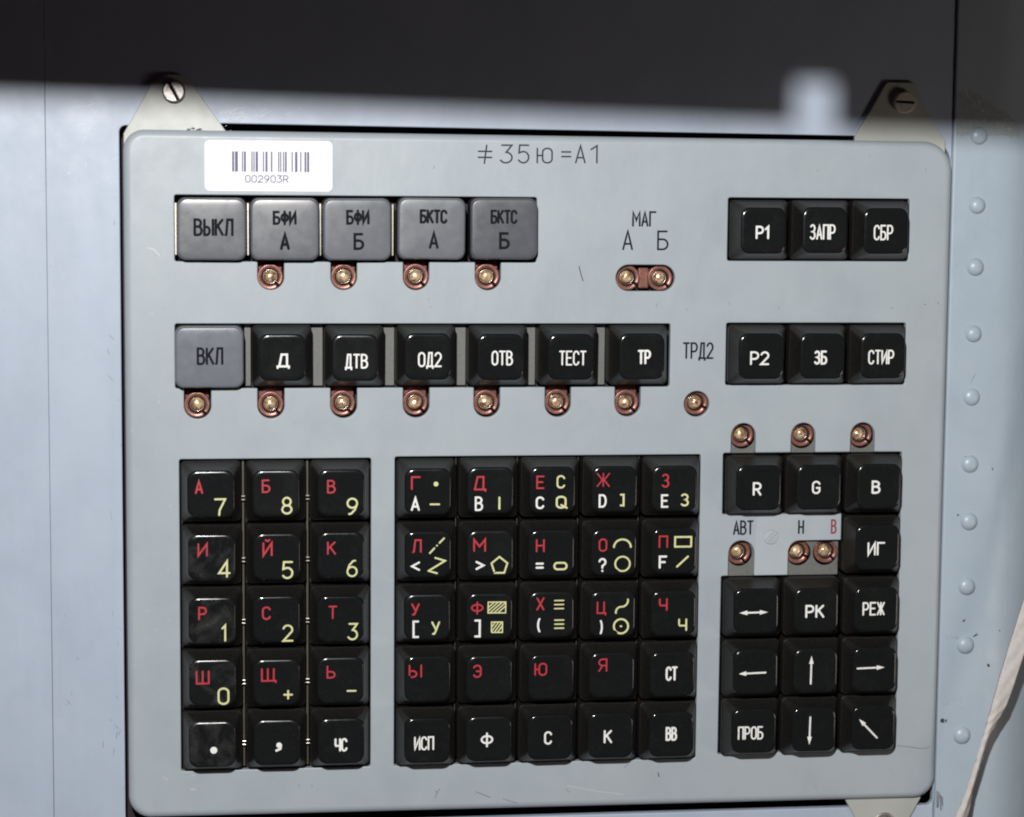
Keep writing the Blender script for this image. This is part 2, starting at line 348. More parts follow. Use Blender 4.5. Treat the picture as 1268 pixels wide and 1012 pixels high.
def offset(L, d):
    n = len(L); out = []
    for i in range(n):
        p = Vector(L[i]); e0 = (p-Vector(L[i-1])).normalized(); e1 = (Vector(L[(i+1) % n])-p).normalized()
        n0 = Vector((e0.y, -e0.x)); n1 = Vector((e1.y, -e1.x)); m = (n0+n1)
        m = m/max(.3, m.length_squared)*2
        out.append((p.x+m.x*d, p.y+m.y*d))
    return out
def plate(outer, holes, zf, rb, hb, depth, hdepth=None):
    """plate with rounded outer edge radius rb, hole edge radius hb; front face at zf"""
    V = []; Fc = []; sm = []
    if area(outer) < 0: outer = outer[::-1]
    holes = [h if area(h) > 0 else h[::-1] for h in holes]
    loops = [offset(outer, -rb)]+[offset(h, hb) for h in holes]
    idx = []
    for L in loops:
        idx.append(list(range(len(V), len(V)+len(L)))); V += [(x, y, zf) for x, y in L]
    flat = [i for a in idx for i in a]
    for t in tessellate_polygon([[Vector((x, y, 0)) for x, y in L] for L in loops]):
        a, b, c = [flat[i] for i in t]
        A, B, C = V[a], V[b], V[c]
        cr = (B[0]-A[0])*(C[1]-A[1])-(C[0]-A[0])*(B[1]-A[1])
        Fc.append((a, b, c) if cr > 0 else (a, c, b)); sm.append(False)
    def strip(base, first, sign, r, dep, flip):
        prev = first; K = 5 if r > 1 else 3
        for k in range(1, K+2):
            if k <= K:
                th = k/K*pi/2; L = offset(base, -sign*(r*(1-sin(th)))); z = zf-r*(1-cos(th))
            else: L = base; z = zf-dep
            cur = list(range(len(V), len(V)+len(L))); V.extend([(x, y, z) for x, y in L])
            n = len(L)
            for i in range(n):
                j = (i+1) % n; q = (prev[i], cur[i], cur[j], prev[j])
                Fc.append(q if not flip else q[::-1]); sm.append(True)
            prev = cur
    strip(outer, idx[0], 1, rb, depth, False)
    for h, ix in zip(holes, idx[1:]): strip(h, ix, -1, hb, hdepth or depth, True)
    return V, Fc, sm
def rrect(hx, hy, r, k=6):
    L = []
    for sx, sy, a0 in ((1, 1, 0), (-1, 1, pi/2), (-1, -1, pi), (1, -1, 3*pi/2)):
        for j in range(k+1):
            th = a0+pi/2*j/k; L.append((sx*(hx-r)+r*cos(th), sy*(hy-r)+r*sin(th)))
    return L
def rings(name, R, top, mats, kmat):
    """R: list of (hx,hy,r,z) from centre outwards; top(x,y)->z for None"""
    V = [(0, 0, top(0, 0))]; Fc = []; mi = []; prev = None
    for q, (hx, hy, r, z) in enumerate(R):
        L = rrect(hx, hy, r); n = len(L); cur = list(range(len(V), len(V)+n))
        V += [(x, y, top(x, y)+(z if z is not None and z > -1 and q < kmat else 0) if (z is None or q < kmat) else z) for x, y in L]
        for i in range(n):
            j = (i+1) % n
            if prev is None: Fc.append((0, cur[i], cur[j]))
            else: Fc.append((prev[i], cur[i], cur[j], prev[j]))
            mi.append(0 if q < kmat+1 else 1)
        prev = cur
    return mesh(name, V, Fc, mats, mi)

def box(V, F, x0, y0, z0, x1, y1, z1):
    b = len(V)
    V += [(x0, y0, z0), (x1, y0, z0), (x1, y1, z0), (x0, y1, z0), (x0, y0, z1), (x1, y0, z1), (x1, y1, z1), (x0, y1, z1)]
    F += [tuple(b+i for i in f) for f in ((3, 2, 1, 0), (4, 5, 6, 7), (0, 1, 5, 4), (1, 2, 6, 5), (2, 3, 7, 6), (3, 0, 4, 7))]
def bevel_box(name, x0, y0, z0, x1, y1, z1, mat, bv=.15):
    bm = bmesh.new(); V = []; F = []; box(V, F, x0, y0, z0, x1, y1, z1)
    vs = [bm.verts.new([c*MM for c in v]) for v in V]
    for f in F: bm.faces.new([vs[i] for i in f])
    bmesh.ops.bevel(bm, geom=bm.edges[:], offset=bv*MM, segments=2, affect='EDGES', profile=.5)
    me = bpy.data.meshes.new(name); bm.to_mesh(me); bm.free(); me.materials.append(M[mat])
    return me
def lathe(name, prof, mats, n=40, cut=None, pm=None):
    """prof: (r,z); cut=(angle0, angle1): leave that sector out"""
    V = []; F = []; mi = []
    if cut: A = [cut[1]+(2*pi-(cut[1]-cut[0]))*i/n for i in range(n+1)]
    else: A = [2*pi*i/n for i in range(n)]
    m = len(A)
    for r, z in prof: V += [(r*cos(a), r*sin(a), z) for a in A]
    for k in range(len(prof)-1):
        for i in range(m if not cut else m-1):
            j = (i+1) % m
            F.append((k*m+i, k*m+j, (k+1)*m+j, (k+1)*m+i)[::-1]); mi.append(pm[k] if pm else 0)
    if cut:
        F.append([k*m for k in range(len(prof))]); mi.append(0)
        F.append([k*m+m-1 for k in range(len(prof))][::-1]); mi.append(0)
    return mesh(name, V, F, mats, mi)

# ------------------------------------------------------------------ stroke lettering
def el(cx, cy, rx, ry, a0, a1, n=14):
    return [(cx+rx*cos(math.radians(a0+(a1-a0)*i/n)), cy+ry*sin(math.radians(a0+(a1-a0)*i/n))) for i in range(n+1)]
def bowl(x, x1, y0, y1):      # right-hand bowl, from top left round to bottom left
    ry = (y1-y0)/2; rx = min(.5, (x1-x)*.55)
    return [(x, y1), (x1-rx, y1)]+el(x1-rx, (y0+y1)/2, rx, ry, 90, -90, 10)+[(x, y0)]
O_ = el(.5, .74, .5, .26, 0, 180, 10)+el(.5, .26, .5, .26, 180, 360, 10)+[(1, .74)]
C_ = el(.5, .74, .5, .26, 12, 180, 10)+el(.5, .26, .5, .26, 180, 348, 10)
THREE = el(.45, .76, .45, .24, 150, -90, 12)+el(.45, .26, .5, .26, 90, -150, 12)
HATCH = lambda k: [[(0, 0), (1, 0), (1, 1), (0, 1), (0, -.0)]]+[[(max(0, i/k-.35), 0 if i/k >= .35 else (.35-i/k)/.7), (min(1, i/k+.35), 1 if i/k+.35 <= 1 else 1-(i/k+.35-1)/.7)] for i in [j*.9 for j in range(0, k+2)] if 0 <= i <= k]
G = {
 'А': [[(0, 0), (.5, 1), (1, 0)], [(.17, .3), (.83, .3)]],
 'Б': [[(.9, 1), (0, 1), (0, 0), (.5, 0)]+el(.5, .28, .5, .28, -90, 90, 10)+[(0, .56)]],
 'В': [[(0, .52)]+[(0, 1)]+bowl(0, .9, .54, 1)[1:-1]+[(0, .54)], [(0, .5), (0, 0)], bowl(0, 1, 0, .54)],
 'Г': [[(0, 0), (0, 1), (1, 1)]],
 'Д': [[(.0, -.14), (0, 0), (1, 0), (1, -.14)], [(.15, 0), (.36, 1), (.84, 1), (.84, 0)]],
 'Е': [[(1, 1), (0, 1), (0, 0), (1, 0)], [(0, .52), (.85, .52)]],
 'Ж': [[(.5, 0), (.5, 1)], [(0, 1), (.42, .5), (0, 0)], [(1, 1), (.58, .5), (1, 0)]],
 'З': [THREE],
 'И': [[(0, 1), (0, 0), (1, 1), (1, 0)]],
 'Й': [[(0, .8), (0, 0), (1, .8), (1, 0)], el(.5, 1.06, .25, .13, 200, 340, 6)],
 'К': [[(0, 0), (0, 1)], [(.95, 1), (.08, .48)], [(.3, .6), (1, 0)]],
 'Л': [[(0, 0), (.12, .04), (.3, 1), (1, 1), (1, 0)]],
 'М': [[(0, 0), (0, 1), (.5, .4), (1, 1), (1, 0)]],
 'Н': [[(0, 0), (0, 1)], [(1, 0), (1, 1)], [(0, .5), (1, .5)]],
 'О': [O_], '0': [O_], 'П': [[(0, 0), (0, 1), (1, 1), (1, 0)]],
 'Р': [[(0, 0)]+bowl(0, 1, .44, 1)], 'С': [C_],
 'Т': [[(0, 1), (1, 1)], [(.5, 1), (.5, 0)]],
 'У': [[(0, 1), (.52, .38)], [(1, 1), (.45, .15), (.3, 0), (.08, 0)]],
 'Ф': [[(.5, -.05), (.5, 1.05)], el(.5, .52, .5, .3, 0, 360, 20)],
 'Х': [[(0, 0), (1, 1)], [(0, 1), (1, 0)]],
 'Ц': [[(0, 1), (0, 0), (1, 0), (1, -.16)], [(.82, 1), (.82, 0)]],
 'Ч': [[(0, 1), (0, .55), (.12, .42), (1, .42)], [(1, 1), (1, 0)]],
 'Ш': [[(0, 1), (0, 0), (1, 0), (1, 1)], [(.5, 1), (.5, 0)]],
 'Щ': [[(0, 1), (0, 0), (1.05, 0), (1.05, -.14)], [(.45, 1), (.45, 0)], [(.9, 1), (.9, 0)]],
 'Ы': [[(0, 1), (0, 0)]+bowl(0, .6, 0, .52)[::-1][1:], [(1, 1), (1, 0)]],
 'Ь': [[(0, 1), (0, 0)]+bowl(0, 1, 0, .52)[::-1][1:]],
 'Э': [el(.45, .72, .5, .28, 160, 0, 8)+el(.45, .28, .5, .28, 0, -160, 8), [(.35, .5), (.92, .5)]],
 'Ю': [[(0, 0), (0, 1)], [(0, .5), (.36, .5)], [(.36+.64*x, y) for x, y in O_]],
 'ю': [[(0, 0), (0, 1)], [(0, .5), (.36, .5)], [(.36+.64*x, y) for x, y in O_]],
 'Я': [[(1, 0), (1, 1)]+[(1-x, y) for x, y in bowl(0, 1, .46, 1)[1:]], [(.45, .46), (0, 0)]],
 'D': [[(0, 0)]+bowl(0, 1, 0, 1)],
 'G': [C_+[(1, .46), (.55, .46)]], 'Q': [O_, [(.5, .25), (1.15, -.02)]],
 'R': [[(0, 0)]+bowl(0, 1, .46, 1), [(.5, .46), (1, 0)]],
 'F': [[(0, 0), (0, 1), (1, 1)], [(0, .5), (.8, .5)]],
 '1': [[(0, .78), (.75, 1), (.75, 0)]],
 '2': [el(.5, .72, .5, .28, 165, -25, 10)+[(0, 0), (1.02, 0)]],
 '3': [[(.05, 1), (.95, 1), (.45, .6)]+el(.42, .3, .55, .3, 80, -150, 12)],
 '4': [[(.78, 0), (.78, 1), (0, .24), (1.05, .24)]],
 '5': [[(.95, 1), (.1, 1), (.04, .56)]+el(.45, .32, .52, .32, 120, -150, 12)],
 '6': [[(.85, 1)]+[(.6, .97), (.2, .7)]+el(.5, .3, .5, .3, 160, 520, 18)],
 '7': [[(0, 1), (1, 1), (.45, .3), (.4, 0)]],
 '8': [el(.5, .75, .42, .25, -90, 270, 16), el(.5, .26, .5, .26, 90, 450, 16)],
 '9': [[(.15, 0), (.4, .03), (.8, .3)]+el(.5, .7, .5, .3, -20, 340, 18)],
 '+': [[(0, .5), (1, .5)], [(.5, 0), (.5, 1)]], '−': [[(0, .5), (1, .5)]],
 '=': [[(0, .27), (1, .27)], [(0, .73), (1, .73)]],
 '≠': [[(0, .33), (1, .33)], [(0, .66), (1, .66)], [(.45, 0), (.62, 1)]],
 '<': [[(1, 1), (0, .5), (1, 0)]], '>': [[(0, 1), (1, .5), (0, 0)]],
 '?': [el(.5, .74, .5, .26, 170, -40, 9)+[(.5, .42), (.5, .26)], [(.5, .06), (.5, 0)]],
 '[': [[(1, 1), (0, 1), (0, 0), (1, 0)]], ']': [[(0, 1), (1, 1), (1, 0), (0, 0)]],
 '(': [el(1.3, .5, 1.3, .62, 125, 235, 10)], ')': [el(-.3, .5, 1.3, .62, 55, -55, 10)],
 '|': [[(.5, 0), (.5, 1)]], '/': [[(0, 0), (1, 1)]],
 'dashline': [[(0, 0), (.33, .34)], [(.49, .49), (.51, .52)], [(.67, .68), (1, 1)]],
 'zig': [[(.4, 1), (1, .8), (0, .16), (.52, 0)]],
 'penta': [[(.5, 1), (1, .6), (.8, 0), (.2, 0), (0, .6), (.5, 1)]],
 'stadium': [[(.25, 0), (.75, 0)]+el(.75, .5, .25, .5, -90, 90, 8)+[(.25, 1)]+el(.25, .5, .25, .5, 90, 270, 8)],
 'arc': [el(.5, 0, .5, 1, 0, 180, 14)], 'ring': [el(.5, .5, .5, .5, 0, 360, 28)],
 'ringdot': [el(.5, .5, .5, .5, 0, 360, 28), [(.46, .5), (.54, .5)]],
 'rect': [[(0, 0), (1, 0), (1, 1), (0, 1), (0, -.03)]], 'hatch3': HATCH(4), 'hatch2': HATCH(3),
 'trip': [[(0, 0), (1, 0)], [(0, .5), (1, .5)], [(0, 1), (1, 1)]],
 'scurve': [el(.5, .98, .5, .42, 10, -90, 8)+el(.45, .2, .43, .36, 90, 190, 8)],
}
for lat, cyr in zip('ABCEHKMOPTXY', 'АВСЕНКМОРТХУ'): G[lat] = G[cyr]
WID = {'Ж': 1.25, 'Ш': 1.3, 'Щ': 1.4, 'Ы': 1.25, 'Ю': 1.4, 'М': 1.2, 'Ф': 1.1, '1': .55}
def strokes(text, x0, y0, x1, y1):
    """polylines (in mm) of a text filling the box"""
    if text in G: items = [(text, 1)]
    else: items = [(c, WID.get(c, 1)) for c in text]
    gap = .42; tot = sum(w for _, w in items)+gap*(len(items)-1); x = x0; u = (x1-x0)/tot; out = []
    for c, w in items:
        for pl in G[c]:
            lo = -.14 if c in 'ДЦЩ' and len(text) == 1 else 0
            out.append([(x+px*w*u, y0+(py-lo)/(1-lo)*(y1-y0)) for px, py in pl])
        x += (w+gap)*u
    return out
def ribbon(V, F, pl, t, zf, k):
    """mitred ribbon along a polyline, following the surface zf"""
    P = [Vector(pl[0])]
    for q in pl[1:]:
        q = Vector(q); d = (q-P[-1]).length
        if d < .02: continue
        n = max(1, int(d/1.6)); a = P[-1].copy()
        for i in range(1, n+1): P.append(a.lerp(q, i/n))
    if len(P) < 2: return
    closed = (P[0]-P[-1]).length < .05 and len(P) > 3
    d0 = (P[1]-P[0]).normalized(); d1 = (P[-1]-P[-2]).normalized()
    rows = []; h = t/2
    for i, p in enumerate(P):
        if closed and i in (0, len(P)-1): e0 = (P[-1]-P[-2]).normalized(); e1 = (P[1]-P[0]).normalized()
        else:
            e0 = (p-P[i-1]).normalized() if i else (P[1]-p).normalized()
            e1 = (P[i+1]-p).normalized() if i < len(P)-1 else e0
        n0 = Vector((-e0.y, e0.x)); n1 = Vector((-e1.y, e1.x)); m = n0+n1
        m = m*(2/max(.35, m.length_squared)) if m.length > .05 else n0
        rows.append((p+m*h, p-m*h))
    if not closed:
        a, b = rows[0]; rows.insert(0, ((a+(b-a)*.2)-d0*h*.75, (b+(a-b)*.2)-d0*h*.75))
        a, b = rows[-1]; rows.append(((a+(b-a)*.2)+d1*h*.75, (b+(a-b)*.2)+d1*h*.75))
    b0 = len(V)
    for a, b in rows:
        for q in (a, b): V.append((q.x, q.y, zf(q.x, q.y)+k))
    for i in range(len(rows)-1):
        F.append((b0+2*i+1, b0+2*i+3, b0+2*i+2, b0+2*i))
def disc(V, F, cx, cy, r, zf, k, n=20):
    b = len(V); V.append((cx, cy, zf(cx, cy)+k))
    for i in range(n):
        x = cx+r*cos(2*pi*i/n); y = cy+r*sin(2*pi*i/n); V.append((x, y, zf(x, y)+k))
    for i in range(n): F.append((b, b+1+i, b+1+(i+1) % n))
def arrow(V, F, x0, y0, x1, y1, zf, t, both=False):
    a = Vector((x0, y0)); b = Vector((x1, y1)); d = (b-a).normalized(); n = Vector((-d.y, d.x)); hl = 2.6; hw = .75
    def head(tip, dd, k):
        q = len(V); base = tip-dd*hl
        for p in (tip, base+n*hw, base-n*hw): V.append((p.x, p.y, zf(p.x, p.y)+k))
        F.append((q, q+1, q+2) if dd.dot(d) > 0 else (q, q+2, q+1))
    head(b, d, .03)
    s = a
    if both: head(a, -d, .036); s = a+d*1.2
    ribbon(V, F, [tuple(s), tuple(b-d*1.4)], t, zf, .045)
def letter_mesh(g, b, zf, t):
    x0, y0, x1, y1 = b; V = []; F = []
    if g == 'dot': disc(V, F, (x0+x1)/2, (y0+y1)/2, (x1-x0)/2, zf, .03)
    elif g == 'comma':
        disc(V, F, (x0+x1)/2+.2, y1-.95, .85, zf, .03)
        ribbon(V, F, [(x1-.35, y1-.9), (x1-.5, y0+.9), (x0+.5, y0+.3)], .75, zf, .04)
    elif g in ('aleft', 'aright', 'aup', 'adown', 'adiag', 'dblarrow'):
        xm = (x0+x1)/2; ym = (y0+y1)/2
        e = {'aleft': (x1, ym+.12, x0, ym-.12), 'aright': (x0, ym-.12, x1, ym+.1), 'aup': (xm, y0, xm+.08, y1), 'adown': (xm+.1, y1, xm-.05, y0),
             'adiag': (x1, y0, x0, y1), 'dblarrow': (x0, ym-.05, x1, ym+.05)}[g]
        arrow(V, F, *e, zf, .55, g == 'dblarrow')
    else:
        h = t/2
        for k, pl in enumerate(strokes(g, x0+h, y0+h, x1-h, y1-h)): ribbon(V, F, pl, t, zf, .03+k*.007)
    return V, F

# ------------------------------------------------------------------ the wall
flat = lambda z: (lambda x, y: z)
GAP = fillet([(-28.95, -205.9, 2), (233.55, -205.9, 2), (233.55, 11.6, 7.5), (203, 12.9, .3), (3, 14.6, .3), (-28.9, 13.6, 2)])
ZW = -4.0
V, F, s = plate([(-51.0, -420), (233.75, -420), (233.75, 300), (-51.0, 300)], [GAP], ZW, .16, .35, 2.5)
wall = obj('wall', mesh('wall', V, F, 'wall', smooth=s), kind='structure', label='pale blue painted sheet metal wall round the panel')
V, F, s = plate([(-420, -420), (-51.1, -420), (-51.1, 300), (-420, 300)], [], ZW+.03, .16, .3, 2.5)
obj('wall', mesh('wall_left_sheet', V, F, 'wall', smooth=s), kind='structure', label='pale blue sheet metal wall left of the thin seam')
# right-hand riveted sheet, rolling gently away at its right
V = []; F = []
prof = [(234.15, -8), (234.15, -3.35), (234.3, -3.1), (234.6, -3.0)]+[(235+i*1.5, -3.0-max(0, (235+i*1.5-248))**2*.022) for i in range(26)]+[(292, -3-44**2*.022), (320, -60), (420, -60)]
ys = [-420, -300]+[-240+i*12 for i in range(28)]+[200, 300]
for y in ys: V += [(x, y, z) for x, z in prof]
n = len(prof)
for j in range(len(ys)-1):
    for i in range(n-1): F.append((j*n+i, j*n+i+1, (j+1)*n+i+1, (j+1)*n+i))
side = obj('wall', mesh('wall_right_sheet', V, F, 'wall_side'), kind='structure', label='pale blue riveted sheet metal strip right of the panel')
rv = lathe('rivet', [(2.95, -.03), (2.85, .10), (2.68, .30), (2.55, .72), (2.2, 1.02), (1.6, 1.38), (.9, 1.56), (.3, 1.62), (0, 1.63)], 'wall_side', 32)
for x, y in [(242.35, 13.4), (242.37, -8.8), (242.49, -28.56), (242.54, -50.16), (242.49, -70.6), (242.64, -92.5), (242.78, -111.3), (242.8, -132.76), (242.9, -152.24), (242.52, -182.34)]:
    o = obj('rivet', rv, side, (x+random.uniform(-.1, .1), y, -2.99)); o.rotation_euler = (random.uniform(-.05, .05), random.uniform(-.05, .05), random.uniform(0, 6))
    k = random.uniform(.95, 1.04); o.scale = (k, k*random.uniform(.97, 1.03), random.uniform(.9, 1.1))
# dark space behind the sheets
V = []; F = []
box(V, F, -300, -300, -16, 300, 250, -15)
obj('recess', mesh('recess', V, F, 'dark', smooth=False), kind='structure', label='dark space behind the wall sheets')

def blob(V, F, cx, cy, rx, ry, z, rot=0, n=9):
    b = len(V); V.append((cx, cy, z))
    for i in range(n):
        k = random.uniform(.55, 1.15); a = 2*pi*i/n; x = rx*k*cos(a); y = ry*k*sin(a)
        V.append((cx+x*cos(rot)-y*sin(rot), cy+x*sin(rot)+y*cos(rot), z))
    for i in range(n): F.append((b, b+1+i, b+1+(i+1) % n))
V = []; F = []
for i, (x, y, rx, ry, rot) in enumerate([(242.2, -144.1, .7, .35, .7), (250.87, -159.08, .55, .8, 0), (235.95, -177.43, .9, .9, 0), (237.0, -177.4, .35, .8, 0), (246.3, -149.0, 1.1, .35, .6),
        (254.3, -147.6, .25, .2, 0), (241.15, -90.0, .7, .3, 0), (239.1, -109.2, .7, .3, .3), (250.2, -94.2, .2, .6, .2), (245.3, -94.7, .2, .2, 0)]):
    blob(V, F, x, y, rx, ry, -2.965-.004*i, rot)
flatz = flat(-2.98)
for k, pl in enumerate([[(242.6, 17.6), (245.3, 18.75), (248, 19.6)]]): ribbon(V, F, pl, .45, flatz, k*.01)
obj('paint_chips', mesh('paint_chips', V, F, 'chip'), side, kind='stuff')
V = []; F = []
for k, pl in enumerate([[(243.53, -63.06), (242.76, -64.37), (242.13, -65.94)], [(232.3+2.4, -200.9), (232.6+2.2, -206.4)], [(235.4, -201.5), (235.2, -206.5)], [(235.9, -202.4), (236.2, -207.4)], [(236.4, -203), (236.7, -206)]]):
    ribbon(V, F, pl, .12 if k == 0 else .42, flatz, k*.01)
for i in range(26):
    blob(V, F, random.gauss(239.5, 1.6), random.gauss(-150.5, 1.0) if i < 12 else random.gauss(-171, 1.4), .12, .2, -2.96+.001*i, n=6)

obj('scuffs', mesh('scuffs', V, F, 'scuff'), side, kind='stuff')
V = []; F = []
n_ = 44; wz = lambda x: -2.975-max(0, x-248)**2*.022
for i in range(n_+1):
    x = 234.7+i*.5; top = 27.2-max(0, x-240)*.62+random.choice([0, 0, .3, -.6, 1.6, .8])*random.uniform(.3, 1.1)
    V += [(x, 13.6+random.uniform(-.9, .3), wz(x)), (x, max(top, 14.6), wz(x))]
for i in range(n_): F.append((2*i, 2*i+2, 2*i+3, 2*i+1))
obj('worn_patch', mesh('worn_patch', V, F, 'worn'), side)
V = []; F = []
for i in range(34):
    x = random.uniform(236, 256); y = 17+random.random()**1.5*12-max(0, x-246)*.3
    blob(V, F, x, y, random.uniform(.15, .5), random.uniform(.3, 1.1), -2.95+.0015*i-max(0, x-248)**2*.022, random.uniform(-.3, .3), n=7)
obj('pale_scratches', mesh('side_pale_scratches', V, F, 'palefleck'), side, kind='stuff')
V = []; F = []
zz = flat(ZW+.02)
for k in range(46):
    x = random.choice([random.gauss(4.5, 2.5), random.gauss(14, 4), random.uniform(-45, -30)]); y = random.gauss(17.5, 2.2) if x > -20 else random.uniform(-5, 20)
    a = random.uniform(.3, 1.4); l = random.uniform(.4, 2.6)
    ribbon(V, F, [(x, y), (x+cos(a)*l, y+sin(a)*l*.6)], random.uniform(.08, .22), zz, k*.002)
obj('pale_scratches', mesh('pale_scratches', V, F, 'bright_scratch'), wall, kind='stuff')
V = []; F = []
for k in range(26):
    x = random.uniform(-50, -29.5) if k % 2 else random.uniform(-34, -29.3); y = random.uniform(-200, 5) if k % 3 else random.uniform(-200, -160)
    a = random.uniform(1.2, 2.4); l = random.uniform(.3, 2.5)
    ribbon(V, F, [(x, y), (x+cos(a)*l, y+sin(a)*l)], random.uniform(.06, .14), zz, .1+k*.002)
obj('scuffs', mesh('left_scuffs', V, F, 'scuff'), wall, kind='stuff')

# ------------------------------------------------------------------ the control panel
panel = empty('control_panel', 'grey control panel with black and grey lettered keys set in a pale blue wall', 'control panel')

def opening(x0, y0, x1, y1, r=.7, bottom=(), top=()):
    P = [(x0, y0, r)]
    for cx, rr, yb in bottom: P += [(cx-rr, y0, .3), (cx-rr, yb, rr*.999), (cx+rr, yb, rr*.999), (cx+rr, y0, .3)]
    P.append((x1, y0, r)); P.append((x1, y1, r))
    for cx, rr, yt in sorted(top, reverse=True): P += [(cx+rr, y1, .3), (cx+rr, yt, rr*.999), (cx-rr, yt, rr*.999), (cx-rr, y1, .3)]
    P.append((x0, y1, r))
    return fillet(P)
A_SL = [16.85, 39.3, 61.7, 84.15]; B_SL = [-5.7, 16.8, 39.3, 61.9, 84.1, 106.6, 128.9]
T_SL = [166.55, 186.1, 205.65]
holes = [opening(-12.4, -27.5, 99.35, -7.2, bottom=[(x, 4.05, -36.2) for x in A_SL]),
         opening(-12.5, -66.6, 142.3, -46.6, bottom=[(x, 4.15, -76.05) for x in B_SL]),
         opening(160.15, -26.75, 219.15, -6.85), opening(160.3, -66.2, 219.0, -46.35),
         opening(-11.45, -187.0, 47.85, -88.55), opening(55.25, -187.0, 152.75, -88.25),
         fillet([(124.6, -36.35, 4.1), (143.5, -36.35, 4.1), (143.5, -28.1, 4.1), (124.6, -28.1, 4.1)]),
         el(151.15, -72.15, 4.1, 4.1, 0, 360, 32)[:-1],
         fillet([(160.0, -186.0, .7), (219.15, -185.4, .7), (218.8, -87.9, .7)]
                + sum([[(cx+4, -87.9, .2), (cx+4, -78.4, 3.99), (cx-4, -78.4, 3.99), (cx-4, -87.9, .2)] for cx in T_SL[::-1]], [])
                + [(160.0, -87.9, .7), (160.1, -107.65, .5), (199.25, -107.75, .2), (199.25, -116.4, .2), (181.9, -116.4, 3.9), (181.9, -127.6, .2), (170.85, -127.6, .2),
                   (170.85, -116.2, 4.2), (162.35, -116.2, 4.2), (162.35, -127.6, .2), (160.1, -127.6, .5)])]
outer = fillet([(-27.75, -201.9, 7), (233.15, -202.5, 7), (233.15, 11.3, 9.5), (-27.75, 12.5, 6.5)], 8)
V, F, s = plate(outer, holes, 0, 2.3, .32, 6, 2.2)
face = obj('faceplate', mesh('faceplate', V, F, 'panel', smooth=s), panel)
# dark chassis behind the faceplate
V = []; F = []
box(V, F, -27, -201, -11, 232.4, 10.5, -9.5)
chassis = obj('chassis', mesh('chassis', V, F, 'dark', smooth=False), panel)

# painted and engraved lettering on the plate
PN = {'p': 'pencil', 'n': 'navy', 'e': 'redink'}
grp = {}
for name, g, x0, y0, x1, y1, c in PANEL_TEXT: grp.setdefault(name, []).append((g, (x0, y0, x1, y1), c))
for name, its in grp.items():
    V = []; F = []
    for g, b, c in its:
        v, f = letter_mesh(g, b, flat(0), .50 if c == 'p' else .60)
        k = len(V); V += v; F += [tuple(i+k for i in q) for q in f]
    obj('lettering', mesh('lettering', V, F, PN[its[0][2]]), face)
V = []; F = []
for k, (pl, t) in enumerate([([(112.83, -28.65), (113.36, -30.67), (114.16, -33.2)], .28), ([(219.77, -184.54), (223.59, -185.04), (227.69, -185.68), (229.6, -185.59), (231.0, -184.96)], .14),
        ([(81.54, -196.17), (86.09, -198.07)], .16), ([(90.26, -198.69), (94.7, -200.2)], .12), ([(68.48, -195.34), (69.0, -196.14), (70.02, -194.86)], .13), ([(69.0, -196.14), (68.49, -197.71)], .13),
        ([(140.54, -191.47), (140.82, -192.81)], .3), ([(129.42, -189.58), (131.5, -187.51)], .1)]+
        [([(x, y), (x+random.uniform(-1, 1), y+random.uniform(-1, 1))], .1) for x, y in [(random.uniform(-24, 230), random.choice([random.uniform(-200, -189), random.uniform(-43, -38), random.uniform(-5, 8)])) for _ in range(22)]]):
    ribbon(V, F, pl, t, flat(0), .012+k*.002)
obj('scratches', mesh('scratches', V, F, 'pencil'), face, kind='stuff')
V = []; F = []
for k, pl in enumerate([[(-8.58, -192.83), (-7.08, -192.89)], [(-17.07, -188.84), (-15.57, -189.66)], [(-8.05, -188.31), (-7.3, -188.59)], [(-20.48, -23.41), (-18.6, -23.9), (-16.84, -25.85)], [(110.84, -194.92), (120.84, -197.05), (129.28, -198.34)]]+
        [[(x, y), (x+random.uniform(-.8, .8), y+random.uniform(-1.2, 1.2))] for x, y in [(random.uniform(-26, -13), random.uniform(-180, -40)) for _ in range(12)]]):
    ribbon(V, F, pl, .22 if k in (0, 3) else .12, flat(0), .012+k*.002)
obj('pale_scratches', mesh('panel_pale_scratches', V, F, 'bright_scratch'), face, kind='stuff')
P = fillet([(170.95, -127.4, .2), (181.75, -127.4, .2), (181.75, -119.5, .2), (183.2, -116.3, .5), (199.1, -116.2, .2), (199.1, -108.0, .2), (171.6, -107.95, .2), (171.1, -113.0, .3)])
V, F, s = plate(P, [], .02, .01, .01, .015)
obj('pale_patch', mesh('pale_patch', V, F, 'panel_pale', smooth=s), face)  # slightly paler area on the tongue of the plate
# painted-over screw on the tongue between the keys
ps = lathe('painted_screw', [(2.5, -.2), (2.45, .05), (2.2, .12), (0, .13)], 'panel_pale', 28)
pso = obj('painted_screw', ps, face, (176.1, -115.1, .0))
V = []; F = []
ribbon(V, F, el(0, 0, 2.3, 2.3, 20, 160, 16), .09, flat(.14), 0); ribbon(V, F, el(0, 0, 2.3, 2.3, 215, 290, 10), .09, flat(.14), .005)
ribbon(V, F, [(-1.5, -.9), (.9, 1.6)], .1, flat(.14), .01); ribbon(V, F, [(-.7, -1.6), (1.6, .8)], .1, flat(.14), .015)
obj('slot', mesh('slot', V, F, 'scuff'), pso)

